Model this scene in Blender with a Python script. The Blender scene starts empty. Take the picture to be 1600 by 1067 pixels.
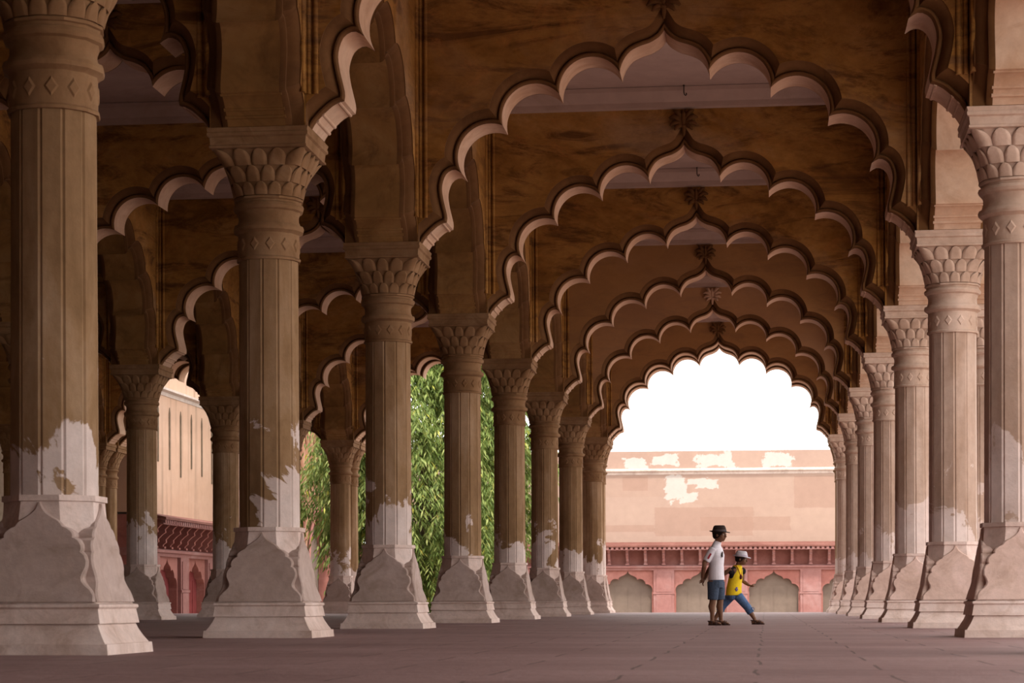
import bpy, bmesh, math, random
from mathutils import Vector, Matrix, Quaternion
random.seed(7)
PI = math.pi
U = 0.35                       # metres per layout unit (camera height)
C = bpy.context.scene.collection
SC = bpy.context.scene

# ------------------------------------------------------------------ camera
FPX = 3396.7
cam_d = bpy.data.cameras.new('camera'); cam = bpy.data.objects.new('camera', cam_d); C.objects.link(cam)
cam_d.sensor_width = 36; cam_d.sensor_fit = 'HORIZONTAL'; cam_d.lens = FPX / 1600 * 36
cam_d.shift_x = 0.0; cam_d.shift_y = 404.9 / 1600
cam_d.clip_start = 0.05; cam_d.clip_end = 1000
cam.matrix_world = (Matrix.Translation((3.525 * U, -40.96 * U, 1.0 * U)) @ Matrix.Rotation(0.1162, 4, 'Z')
                    @ Matrix.Rotation(PI / 2, 4, 'X') @ Matrix.Rotation(-0.0026, 4, 'Z'))
cam_d.dof.use_dof = True; cam_d.dof.focus_distance = 30.0; cam_d.dof.aperture_fstop = 6.3
SC.camera = cam

# ------------------------------------------------------------------ sky, sun, exposure
w = bpy.data.worlds.new('sky'); SC.world = w; w.use_nodes = True
bg = w.node_tree.nodes['Background']; bg.inputs[0].default_value = (1.0, 0.975, 0.955, 1); bg.inputs[1].default_value = 2.0
sun_d = bpy.data.lights.new('sun', 'SUN'); sun = bpy.data.objects.new('sun', sun_d); C.objects.link(sun)
sun_d.energy = 3.0; sun_d.angle = math.radians(4); sun_d.color = (1.0, 0.90, 0.80)
sun.rotation_euler = Vector((0.13, -0.42, 0.89)).to_track_quat('Z', 'Y').to_euler()
SC.view_settings.view_transform = 'Standard'; SC.view_settings.look = 'None'
SC.view_settings.exposure = 0.70; SC.view_settings.gamma = 1.0; SC.view_settings.use_curve_mapping = False
SC.cycles.use_denoising = True; SC.cycles.diffuse_bounces = 3; SC.cycles.max_bounces = 12
SC.cycles.sample_clamp_indirect = 6.0

# ------------------------------------------------------------------ mesh helpers
class MB:
    def __init__(s): s.v = []; s.f = []
    def add(s, vs, fs):
        n = len(s.v); s.v += [tuple(p) for p in vs]; s.f += [tuple(i + n for i in f) for f in fs]; return n
    def box(s, x0, x1, y0, y1, z0, z1):
        s.add([(x, y, z) for z in (z0, z1) for y in (y0, y1) for x in (x0, x1)],
              [(0, 2, 3, 1), (4, 5, 7, 6), (0, 1, 5, 4), (2, 6, 7, 3), (0, 4, 6, 2), (1, 3, 7, 5)])
    def loft(s, rings, closed=True, cap0=True, cap1=True):
        m = len(rings[0]); vs = [p for r in rings for p in r]; fs = []
        for i in range(len(rings) - 1):
            for j in range(m if closed else m - 1):
                a = i * m + j; b = i * m + (j + 1) % m
                fs.append((a, b, b + m, a + m))
        if cap0 and closed: fs.append(tuple(reversed(range(m))))
        if cap1 and closed: fs.append(tuple(range((len(rings) - 1) * m, len(rings) * m)))
        s.add(vs, fs)
    def ngon_prism(s, pts, y0, y1):             # outline in x,z extruded along y
        n = len(pts)
        vs = [(x, y0, z) for x, z in pts] + [(x, y1, z) for x, z in pts]
        fs = [tuple(range(n)), tuple(reversed(range(n, 2 * n)))]
        for i in range(n): j = (i + 1) % n; fs.append((i, i + n, j + n, j))
        s.add(vs, fs)
    def tube(s, pts, rad, n=10, ell=None, cap=True):
        # pts centre points, rad list of (rx, ry) or r ; parallel transported frame
        pts = [Vector(p) for p in pts]; rings = []; nrm = None
        for i, p in enumerate(pts):
            t = (pts[min(i + 1, len(pts) - 1)] - pts[max(i - 1, 0)]).normalized()
            if nrm is None:
                nrm = Vector((0, 1, 0)) if abs(t.y) < .9 else Vector((1, 0, 0))
            nrm = (nrm - t * nrm.dot(t)).normalized(); b = t.cross(nrm)
            r = rad[i] if isinstance(rad, (list, tuple)) else rad
            ra, rb = r if isinstance(r, (list, tuple)) else (r, r)
            rings.append([p + nrm * ra * math.cos(2 * PI * k / n) + b * rb * math.sin(2 * PI * k / n) for k in range(n)])
        s.loft(rings, True, cap, cap)
    def ball(s, c, r, n=12, m=8, rot=None):
        rx, ry, rz = r if isinstance(r, (list, tuple)) else (r, r, r); rings = []
        for i in range(m + 1):
            a = PI * (i / m - .5); a = max(-PI / 2 + .05, min(PI / 2 - .05, a))
            rg = []
            for k in range(n):
                p = Vector((rx * math.cos(a) * math.cos(2 * PI * k / n), ry * math.cos(a) * math.sin(2 * PI * k / n), rz * math.sin(a)))
                if rot: p = rot @ p
                rg.append(p + Vector(c))
            rings.append(rg)
        s.loft(rings)
    def lathe(s, prof, n=12, phase=0.0, c=(0, 0)):
        s.loft([[(c[0] + r * math.cos(phase + 2 * PI * k / n), c[1] + r * math.sin(phase + 2 * PI * k / n), z) for k in range(n)] for r, z in prof])
    def mesh(s, name, mat, scale=U, smooth=None):
        me = bpy.data.meshes.new(name)
        me.from_pydata([(x * scale, y * scale, z * scale) for x, y, z in s.v], [], s.f)
        bm = bmesh.new(); bm.from_mesh(me); bmesh.ops.recalc_face_normals(bm, faces=bm.faces); bm.to_mesh(me); bm.free()
        me.materials.append(mat)
        if smooth is not None:
            me.polygons.foreach_set('use_smooth', [True] * len(me.polygons))
            if smooth < 180: me.set_sharp_from_angle(angle=math.radians(smooth))
        me.update(); return me
    def build(s, name, mat, parent=None, scale=U, smooth=None):
        return link(name, s.mesh(name, mat, scale, smooth), parent)

def link(name, me, parent=None):
    o = bpy.data.objects.new(name, me); C.objects.link(o)
    if parent: o.parent = parent
    return o
def thing(name, label, cat, loc=(0, 0, 0), rz=0.0, group=None, scale=U):
    o = bpy.data.objects.new(name, None); C.objects.link(o)
    o.location = (loc[0] * scale, loc[1] * scale, loc[2] * scale); o.rotation_euler = (0, 0, rz); o.empty_display_size = .3
    return tag(o, label, cat, group)
def tag(o, label, cat, group=None):
    o['label'] = label; o['category'] = cat; o['kind'] = 'thing'
    if group: o['group'] = group
    return o
def struct(name, mb, mat, smooth=None):
    o = mb.build(name, mat, None, U, smooth); o['kind'] = 'structure'; return o
def stamp(root, loc, rz, label, group=None):
    r = root.copy(); C.objects.link(r); r.location = Vector(loc) * U; r.rotation_euler = (0, 0, rz); r['label'] = label
    if group: r['group'] = group
    for ch in list(root.children):
        c = ch.copy(); C.objects.link(c); c.parent = r
        for g in list(ch.children):
            d = g.copy(); C.objects.link(d); d.parent = c
    return r

# ------------------------------------------------------------------ materials
def new_mat(name, rough=.9):
    m = bpy.data.materials.new(name); m.use_nodes = True; nt = m.node_tree
    b = nt.nodes['Principled BSDF']; b.inputs['Roughness'].default_value = rough
    b.inputs['Specular IOR Level'].default_value = .2
    return m, nt, b
def N(nt, t, **kw):
    n = nt.nodes.new(t)
    for k, v in kw.items(): setattr(n, k, v)
    return n
def coords(nt, scale=(1, 1, 1)):
    tc = N(nt, 'ShaderNodeTexCoord'); oi = N(nt, 'ShaderNodeObjectInfo')
    add = N(nt, 'ShaderNodeVectorMath', operation='ADD'); mp = N(nt, 'ShaderNodeMapping'); mp.inputs['Scale'].default_value = scale
    nt.links.new(tc.outputs['Object'], add.inputs[0]); nt.links.new(oi.outputs['Location'], add.inputs[1])
    nt.links.new(add.outputs[0], mp.inputs[0]); return mp.outputs[0], tc
def noise(nt, vec, scale, detail=6, rough=.6, dist=0.0):
    n = N(nt, 'ShaderNodeTexNoise'); n.inputs['Scale'].default_value = scale; n.inputs['Detail'].default_value = detail
    n.inputs['Roughness'].default_value = rough; n.inputs['Distortion'].default_value = dist
    nt.links.new(vec, n.inputs['Vector']); return n.outputs['Fac']
def ramp(nt, fac, stops):
    r = N(nt, 'ShaderNodeValToRGB'); e = r.color_ramp.elements
    while len(e) < len(stops): e.new(.5)
    for i, (p, c) in enumerate(stops):
        e[i].position = p; e[i].color = (*c, 1) if len(c) == 3 else c
    nt.links.new(fac, r.inputs[0]); return r.outputs[0]
def mix(nt, fac, a, b, mode='MIX'):
    m = N(nt, 'ShaderNodeMix', data_type='RGBA', blend_type=mode)
    for sck, val in ((m.inputs[0], fac), (m.inputs[6], a), (m.inputs[7], b)):
        if isinstance(val, (int, float)): sck.default_value = val
        elif isinstance(val, tuple): sck.default_value = (*val, 1)
        else: nt.links.new(val, sck)
    return m.outputs[2]
def bump(nt, b, h, strength=.3, dist=.02):
    n = N(nt, 'ShaderNodeBump'); n.inputs['Strength'].default_value = strength; n.inputs['Distance'].default_value = dist
    nt.links.new(h, n.inputs['Height']); nt.links.new(n.outputs[0], b.inputs['Normal'])
G = lambda v: (v, v, v)

def plaster(name, dark, mid, light, stain, sc=.6, stain_amt=.6, bmp=.25, streak=(1, 1, 1)):
    m, nt, b = new_mat(name); v, tc = coords(nt, streak)
    big = noise(nt, v, sc, 8, .62, .6); fine = noise(nt, v, sc * 9, 6, .65)
    col = ramp(nt, big, [(.32, dark), (.5, mid), (.68, light)])
    col = mix(nt, ramp(nt, noise(nt, v, sc * 1.7, 8, .7, 1.2), [(.50, G(0)), (.68, G(stain_amt))]), col, stain)
    col = mix(nt, .35, col, ramp(nt, fine, [(.3, G(.55)), (.7, G(1.0))]), 'MULTIPLY')
    nt.links.new(col, b.inputs['Base Color']); bump(nt, b, fine, bmp, .02)
    return m
def arch_plaster(name, k=(1, 1, 1)):
    m, nt, b = new_mat(name); v, tc = coords(nt, (.8, 1, 1.25)); v2, _ = coords(nt, (.55, 1, 2.2))
    col = ramp(nt, noise(nt, v, .55, 9, .66, .8), [(.34, (.19, .080, .016)), (.47, (.32, .150, .033)), (.58, (.41, .205, .054)), (.70, (.48, .265, .095))])
    col = mix(nt, ramp(nt, noise(nt, v2, .8, 9, .72, 1.6), [(.50, G(0)), (.62, G(.85))]), col, (.115, .046, .014))
    col = mix(nt, ramp(nt, noise(nt, v, 1.5, 8, .7, 2.2), [(.56, G(0)), (.66, G(.55))]), col, (.45, .190, .048))
    col = mix(nt, ramp(nt, noise(nt, v, .33, 6, .6, .4), [(.55, G(0)), (.68, G(.6))]), col, (.40, .255, .15))
    fine = noise(nt, v, 6, 9, .72); col = mix(nt, .55, col, ramp(nt, fine, [(.32, G(.45)), (.66, G(1.05))]), 'MULTIPLY')
    if k != (1, 1, 1): col = mix(nt, .68, col, k)
    nt.links.new(col, b.inputs['Base Color']); bump(nt, b, fine, .3, .02); return m
M = {}

M['arch'] = arch_plaster('aged_ochre_plaster')
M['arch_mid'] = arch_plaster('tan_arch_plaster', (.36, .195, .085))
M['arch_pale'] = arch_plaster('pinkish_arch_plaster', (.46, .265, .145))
M['arch_trim'] = plaster('dark_moulding_plaster', (0.105, 0.043, 0.014), (0.143, 0.064, 0.021), (0.174, 0.084, 0.031), (0.068, 0.029, 0.009), .8, .5, .15)
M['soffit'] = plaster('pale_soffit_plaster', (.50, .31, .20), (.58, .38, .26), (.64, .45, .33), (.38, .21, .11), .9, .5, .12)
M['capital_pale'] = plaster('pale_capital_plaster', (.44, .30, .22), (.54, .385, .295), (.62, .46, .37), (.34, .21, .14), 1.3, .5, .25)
M['back_plaster'] = plaster('yellowed_wall_plaster', (.34, .255, .18), (.42, .32, .235), (.50, .39, .29), (.27, .19, .12), .7, .5, .2)
M['soffit_dark'] = plaster('shaded_soffit_plaster', (.22, .11, .034), (.30, .155, .050), (.37, .21, .085), (.13, .06, .018), .9, .6, .12)  # soffit plaster with the shade of the left lengthwise arches put into its colour
M['eave'] = plaster('dusty_red_eave', (.15, .06, .048), (.18, .075, .06), (.22, .10, .082), (.12, .045, .035), .8, .5, .2)
M['ceiling'] = plaster('ceiling_plaster', (0.410, 0.290, 0.251), (0.479, 0.348, 0.302), (0.524, 0.394, 0.348), (0.308, 0.194, 0.137), .25, .5, .1)
M['base'] = plaster('worn_grey_plaster', (0.594, 0.430, 0.363), (0.709, 0.539, 0.470), (0.786, 0.628, 0.567), (0.459, 0.305, 0.230), 1.6, .6, .35)
M['panel'] = plaster('panel_plaster', (0.395, 0.279, 0.234), (0.486, 0.355, 0.303), (0.561, 0.422, 0.378), (0.319, 0.219, 0.166), 1.4, .6, .3)
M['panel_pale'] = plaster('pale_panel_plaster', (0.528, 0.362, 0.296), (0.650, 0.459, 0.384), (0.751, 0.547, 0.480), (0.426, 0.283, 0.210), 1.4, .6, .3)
M['capital'] = plaster('capital_plaster', (0.197, 0.101, 0.042), (0.268, 0.147, 0.070), (0.338, 0.203, 0.108), (0.141, 0.065, 0.022), 1.3, .5, .25)

def shaft_mat(name, c0, c1, c2):
    m, nt, b = new_mat(name); v, tc = coords(nt, (1.6, 1.6, .45))
    big = noise(nt, v, 1.3, 8, .65, .4); v2, _ = coords(nt); fine = noise(nt, v2, 9, 6, .65)
    up = ramp(nt, big, [(.30, c0), (.5, c1), (.7, c2)])
    low = ramp(nt, noise(nt, v2, 2.0, 7, .6), [(.3, (.62, .48, .42)), (.7, (.78, .65, .60))])
    sep = N(nt, 'ShaderNodeSeparateXYZ'); nt.links.new(tc.outputs['Object'], sep.inputs[0])
    wob = noise(nt, v2, 1.3, 7, .62, .5)
    ma = N(nt, 'ShaderNodeMath', operation='MULTIPLY_ADD'); ma.inputs[1].default_value = 3.7; nt.links.new(wob, ma.inputs[0])
    neg = N(nt, 'ShaderNodeMath', operation='MULTIPLY'); neg.inputs[1].default_value = -.75; nt.links.new(sep.outputs['Z'], neg.inputs[0])
    nt.links.new(neg.outputs[0], ma.inputs[2])                     # high near the foot, falls with height
    edge = ramp(nt, ma.outputs[0], [(.70, G(0)), (.76, G(1))])
    col = mix(nt, edge, up, low)
    col = mix(nt, .35, col, ramp(nt, fine, [(.3, G(.55)), (.7, G(1.0))]), 'MULTIPLY')
    nt.links.new(col, b.inputs['Base Color']); bump(nt, b, fine, .3, .02); return m
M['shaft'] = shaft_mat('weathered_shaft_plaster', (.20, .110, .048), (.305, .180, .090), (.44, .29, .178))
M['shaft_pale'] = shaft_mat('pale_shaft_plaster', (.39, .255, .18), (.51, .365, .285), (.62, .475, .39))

def floor_mat():
    m, nt, b = new_mat('worn_sandstone_flags', .62); b.inputs['Specular IOR Level'].default_value = .25
    tc = N(nt, 'ShaderNodeTexCoord'); mp = N(nt, 'ShaderNodeMapping'); nt.links.new(tc.outputs['Object'], mp.inputs[0])
    wv = N(nt, 'ShaderNodeTexNoise'); wv.inputs['Scale'].default_value = .7; nt.links.new(mp.outputs[0], wv.inputs['Vector'])
    va = N(nt, 'ShaderNodeVectorMath', operation='MULTIPLY_ADD'); va.inputs[1].default_value = (.12, .12, 0)
    nt.links.new(wv.outputs['Color'], va.inputs[0]); nt.links.new(mp.outputs[0], va.inputs[2])
    br = N(nt, 'ShaderNodeTexBrick'); br.inputs['Scale'].default_value = 1.0; br.inputs['Brick Width'].default_value = 1.25
    br.inputs['Row Height'].default_value = .82; br.inputs['Mortar Size'].default_value = .009; br.inputs['Bias'].default_value = 0
    br.inputs['Color1'].default_value = (.30, .178, .168, 1); br.inputs['Color2'].default_value = (.36, .222, .208, 1); br.inputs['Mortar'].default_value = (.15, .09, .08, 1)
    nt.links.new(va.outputs[0], br.inputs['Vector'])
    big = noise(nt, mp.outputs[0], .5, 7, .62); fine = noise(nt, mp.outputs[0], 7, 6, .65)
    col = mix(nt, .7, br.outputs['Color'], ramp(nt, big, [(.3, (.62, .58, .58)), (.7, G(1.0))]), 'MULTIPLY')
    col = mix(nt, .4, col, ramp(nt, fine, [(.3, G(.6)), (.7, G(1.0))]), 'MULTIPLY')
    nt.links.new(col, b.inputs['Base Color'])
    h = mix(nt, .75, fine, br.outputs['Fac'], 'SUBTRACT'); bump(nt, b, h, .5, .03); return m
M['floor'] = floor_mat()
M['ground'] = plaster('courtyard_paving', (0.360, 0.273, 0.232), (0.406, 0.313, 0.267), (0.441, 0.348, 0.302), (0.313, 0.232, 0.180), .3, .5, .1)

def range_wall(name, base, base2, patch, patches=(), rects=(), streaks=False):
    """lime plaster; patches: peeled spots (x, z, rx, rz) in layout units of the wall, rects: old repairs (x0, x1, z0, z1)"""
    m, nt, b = new_mat(name); v, tc = coords(nt); vs, _ = coords(nt, (.5, .5, 1.6)); obj = tc.outputs['Object']
    sep = N(nt, 'ShaderNodeSeparateXYZ'); nt.links.new(obj, sep.inputs[0])
    def mth(op, a, c=None, d=None):
        n = N(nt, 'ShaderNodeMath', operation=op)
        for i, q in enumerate((a, c, d)):
            if q is None: continue
            if isinstance(q, (int, float)): n.inputs[i].default_value = q
            else: nt.links.new(q, n.inputs[i])
        return n.outputs[0]
    big = noise(nt, vs, .16, 6, .55, .3); fine = noise(nt, v, 3, 7, .65)
    col = ramp(nt, big, [(.36, base), (.5, base2), (.64, base)])
    br = N(nt, 'ShaderNodeTexVoronoi', feature='F1', distance='CHEBYCHEV'); br.inputs['Scale'].default_value = .22; nt.links.new(vs, br.inputs['Vector'])
    sc_ = N(nt, 'ShaderNodeSeparateColor'); nt.links.new(br.outputs['Color'], sc_.inputs[0])
    col = mix(nt, .35, col, ramp(nt, sc_.outputs[0], [(.2, (.90, .84, .80)), (.8, G(1.0))]), 'MULTIPLY')
    for x0, x1, z0, z1 in rects:
        d = mth('MAXIMUM', mth('DIVIDE', mth('ABSOLUTE', mth('SUBTRACT', sep.outputs['X'], (x0 + x1) / 2 * U)), (x1 - x0) / 2 * U), mth('DIVIDE', mth('ABSOLUTE', mth('SUBTRACT', sep.outputs['Z'], (z0 + z1) / 2 * U)), (z1 - z0) / 2 * U))
        d = mth('ADD', d, mth('MULTIPLY', mth('SUBTRACT', fine, .5), .12))
        col = mix(nt, ramp(nt, d, [(.98, G(.55)), (1.0, G(0))]), col, (base2[0] * .84, base2[1] * .74, base2[2] * .70))
    if patches:
        wob = noise(nt, v, 1.15, 10, .72, .5); tot = None
        for x, z, rx, rz in patches:
            d = mth('MAXIMUM', mth('DIVIDE', mth('ABSOLUTE', mth('SUBTRACT', sep.outputs['X'], x * U)), rx * U), mth('DIVIDE', mth('ABSOLUTE', mth('SUBTRACT', sep.outputs['Z'], z * U)), rz * U))
            tot = d if tot is None else mth('MINIMUM', tot, d)
        tot = mth('ADD', tot, mth('MULTIPLY', mth('SUBTRACT', wob, .5), 3.0))
        col = mix(nt, ramp(nt, tot, [(.90, G(1)), (.94, G(0))]), col, patch)
    if streaks:
        vz, _ = coords(nt, (3.0, 3.0, .12))
        col = mix(nt, ramp(nt, noise(nt, vz, 1.0, 5, .6), [(.52, G(0)), (.68, G(.75))]), col, (.30, .20, .14))
    col = mix(nt, .25, col, ramp(nt, fine, [(.3, G(.6)), (.7, G(1.0))]), 'MULTIPLY')
    nt.links.new(col, b.inputs['Base Color']); bump(nt, b, fine, .2, .02)
    return m
M['far_wall'] = range_wall('pink_lime_plaster', (0.360, 0.262, 0.210), (0.340, 0.242, 0.196), (0.43, 0.39, 0.355), [(-8.0, 15.7, 1.5, 1.7), (-6.4, 14.4, 1.5, .9), (-4.2, 16.2, 1.9, .7), (-5.6, 16.6, 1.5, .5)],
                           [(-5, 6.8, 10.1, 11.9), (-20, -11, 10.0, 10.9), (-15.2, -11.8, 15.4, 17.3), (7.2, 13, 13, 17.2), (-11, 2, 9.4, 13.2)])
M['far_top'] = range_wall('parapet_plaster', (0.335, 0.235, 0.190), (0.360, 0.258, 0.208), (0.43, 0.39, 0.36), [(-13.4, 19.0, 1.9, .8), (-10.0, 19.4, 1.9, .75), (-2.9, 19.3, 2.7, 1.0), (5.2, 19.3, 1.7, 1.0)])
M['side_wall'] = range_wall('streaked_lime_plaster', (.58, .40, .30), (.53, .35, .25), (.66, .52, .42), (), (), True)
M['cornice'] = plaster('white_cornice_plaster', (0.443, 0.361, 0.320), (0.558, 0.476, 0.426), (0.607, 0.541, 0.492), (0.344, 0.246, 0.197), 1.2, .5, .2)
M['red'] = plaster('red_sandstone', (0.272, 0.101, 0.083), (0.320, 0.132, 0.110), (0.360, 0.167, 0.143), (0.224, 0.084, 0.069), .8, .5, .2)
M['red_pale'] = plaster('faded_red_sandstone', (0.271, 0.126, 0.115), (0.304, 0.150, 0.137), (0.343, 0.204, 0.192), (0.231, 0.099, 0.085), .7, .5, .2)
M['infill'] = plaster('grey_infill_wall', (0.160, 0.121, 0.099), (0.182, 0.139, 0.111), (0.203, 0.157, 0.128), (0.139, 0.106, 0.084), .4, .4, .1)
M['door'] = plaster('maroon_door_paint', (.16, .03, .035), (.20, .04, .04), (.24, .05, .05), (.10, .02, .02), 1.2, .4, .1)
M['portal'] = plaster('brown_portal_sandstone', (.30, .15, .09), (.36, .19, .12), (.42, .24, .16), (.24, .11, .06), .8, .5, .2)

def plain(name, col, rough=.85, var=.25, sc=14, sub=0):
    m, nt, b = new_mat(name, rough); v, tc = coords(nt)
    f = noise(nt, v, sc, 5, .6)
    c = mix(nt, 1.0, col, ramp(nt, f, [(.3, G(1 - var)), (.7, G(1.0))]), 'MULTIPLY'); nt.links.new(c, b.inputs['Base Color'])
    bump(nt, b, f, .2, .005)
    return m
M['iron'] = plain('dark_iron', (.05, .035, .03))
M['bark'] = plain('tree_bark', (.16, .11, .07), .95, .5, 6)
def leaf_mat():
    m, nt, b = new_mat('fresh_green_leaves', .5)
    g = N(nt, 'ShaderNodeNewGeometry'); c = ramp(nt, g.outputs['Random Per Island'], [(0, (.075, .12, .025)), (.45, (.14, .20, .045)), (.85, (.25, .31, .085)), (.96, (.38, .42, .15)), (1, (.50, .46, .06))])
    nt.links.new(c, b.inputs['Base Color'])
    tr = N(nt, 'ShaderNodeBsdfTranslucent'); nt.links.new(c, tr.inputs[0]); mx = N(nt, 'ShaderNodeMixShader'); mx.inputs[0].default_value = .35
    nt.links.new(b.outputs[0], mx.inputs[1]); nt.links.new(tr.outputs[0], mx.inputs[2])
    nt.links.new(mx.outputs[0], nt.nodes['Material Output'].inputs[0]); return m
M['leaf'] = leaf_mat()

# ------------------------------------------------------------------ layout (units)
SP = 18.86
L3, L2, L1 = -51.0, -30.6, -10.2
XR = lambda k: 10.25 - .05 * k
DY = {0: 0.0, 1: -.45, 2: -.07, 3: .7, 4: .2, 5: .08, 6: -.36, 7: -.07}
YK = lambda k: k * SP + DY.get(k, 0)
Z_AB, Z_CE = 13.93, 23.7
Z_TOP = Z_CE - .02
BLK = 1.33
TW = 3.2

# ------------------------------------------------------------------ setting
b = MB(); b.box(L3 - 3, 19.5, -49, 137.5, -3.5, 0); struct('floor', b, M['floor'])
b = MB(); b.box(L3 - 5, 15.6, -47.5, 137.0, Z_CE, Z_CE + 1.6); struct('ceiling', b, M['ceiling'])
b = MB(); b.box(L3 - 5, L3 - 3.2, -47.5, 137.0, 0, Z_CE); struct('wall_left', b, M['back_plaster'])
b = MB(); b.box(L3 - 5, 19.5, -49, -47.5, 0, Z_CE + 1.6); struct('wall_light_block', b, M['arch'])  # added out of view: closes the open hall end to cut light from behind
b = MB(); b.box(-260, 260, -300, 420, -4.2, -3.5); struct('ground', b, M['ground'])

# ------------------------------------------------------------------ cusped arch meshes
def crom(p, n):
    out = []
    for i in range(len(p) - 1):
        p0, p1, p2, p3 = p[max(i - 1, 0)], p[i], p[i + 1], p[min(i + 2, len(p) - 1)]
        for k in range(n):
            t = k / n
            out.append(tuple(.5 * (2 * p1[d] + (p2[d] - p0[d]) * t + (2 * p0[d] - 5 * p1[d] + 4 * p2[d] - p3[d]) * t * t
                       + (-p0[d] + 3 * p1[d] - 3 * p2[d] + p3[d]) * t ** 3) for d in (0, 1)))
    out.append(p[-1]); return out
def arc(a, c, s, n=26):
    mx, mz = (a[0] + c[0]) / 2, (a[1] + c[1]) / 2; dx, dz = c[0] - a[0], c[1] - a[1]; L = math.hypot(dx, dz)
    nx, nz = -dz / L, dx / L
    if nz < 0 and nx < 0 or nx < 0: nx, nz = -nx, -nz
    r = (L * L / 4 + s * s) / (2 * s); cx, cz = mx + nx * (s - r), mz + nz * (s - r)
    a0 = math.atan2(a[1] - cz, a[0] - cx); a1 = math.atan2(c[1] - cz, c[0] - cx)
    while a1 > a0: a1 -= 2 * PI
    return [(cx + r * math.cos(a0 + (a1 - a0) * i / n), cz + r * math.sin(a0 + (a1 - a0) * i / n)) for i in range(n + 1)]
LOBES = [crom([(0, 21.37), (.16, 21.16), (.50, 20.95), (.88, 20.83), (1.22, 20.66), (1.45, 20.38), (1.57, 20.1), (1.60, 19.92)], 5),
         arc((1.60, 19.92), (3.79, 19.21), .93), arc((3.79, 19.21), (5.85, 18.13), .90), arc((5.85, 18.13), (7.34, 16.43), .80),
         crom([(7.34, 16.43), (7.62, 16.58), (7.92, 16.42), (8.07, 16.0), (8.04, 15.6), (7.95, 15.2), (7.88, 14.88), (7.9, 14.68)], 5),
         crom([(7.9, 14.68), (8.18, 14.58), (8.45, 14.36), (8.68, 14.12), (8.8, Z_AB)], 5)]
def resample(p, n):
    d = [0]
    for i in range(1, len(p)): d.append(d[-1] + math.hypot(p[i][0] - p[i - 1][0], p[i][1] - p[i - 1][1]))
    out = []; j = 0
    for k in range(n + 1):
        t = d[-1] * k / n
        while j < len(p) - 2 and d[j + 1] < t: j += 1
        s = 0 if d[j + 1] == d[j] else (t - d[j]) / (d[j + 1] - d[j])
        out.append((p[j][0] + (p[j + 1][0] - p[j][0]) * s, p[j][1] + (p[j + 1][1] - p[j][1]) * s))
    return out
def seg_x(p, q, r, s):
    d = (q[0] - p[0]) * (s[1] - r[1]) - (q[1] - p[1]) * (s[0] - r[0])
    if abs(d) < 1e-12: return None
    t = ((r[0] - p[0]) * (s[1] - r[1]) - (r[1] - p[1]) * (s[0] - r[0])) / d
    u = ((r[0] - p[0]) * (q[1] - p[1]) - (r[1] - p[1]) * (q[0] - p[0])) / d
    return (p[0] + t * (q[0] - p[0]), p[1] + t * (q[1] - p[1])) if 0 <= t <= 1 and 0 <= u <= 1 else None
NS = [16, 20, 20, 20, 18, 10]
def half_curve(o, sx, xmax):
    lob = []
    for li, L in enumerate(LOBES):
        P = [(x * sx, z) for x, z in L]; Q = []
        for i, p in enumerate(P):
            a, c = P[max(i - 1, 0)], P[min(i + 1, len(P) - 1)]; dx, dz = c[0] - a[0], c[1] - a[1]; l = math.hypot(dx, dz)
            Q.append((p[0] - dz / l * o, p[1] + dx / l * o))     # left of travel = into the wall
        lob.append(Q)
    if o > 0:
        lob[0] = [(0, 21.37 + 1.9 * o)] + [q for q in lob[0] if q[0] > .02 and q[1] < 21.37 + 1.6 * o]
        for i in range(len(lob) - 1):
            A, B = lob[i], lob[i + 1]; best = None
            for ia in range(len(A) - 2, -1, -1):
                for ib in range(len(B) - 1):
                    x = seg_x(A[ia], A[ia + 1], B[ib], B[ib + 1])
                    if x: best = (ia, ib, x); break
                if best: break
            if best: ia, ib, x = best; lob[i] = A[:ia + 1] + [x]; lob[i + 1] = [x] + B[ib + 1:]
            else:
                x = ((A[-1][0] + B[0][0]) / 2, (A[-1][1] + B[0][1]) / 2); lob[i] = A[:-1] + [x]; lob[i + 1] = [x] + B[1:]
    pts = []
    for i, Q in enumerate(lob):
        r = resample(Q, NS[i]); pts += r if i == 0 else r[1:]
    pts = [(min(x, xmax), max(z, Z_AB)) for x, z in pts]; pts[-1] = (min((8.8 * sx + o), xmax), Z_AB)
    return pts
def both(h): return [(-x, z) for x, z in reversed(h[1:])] + h

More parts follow.
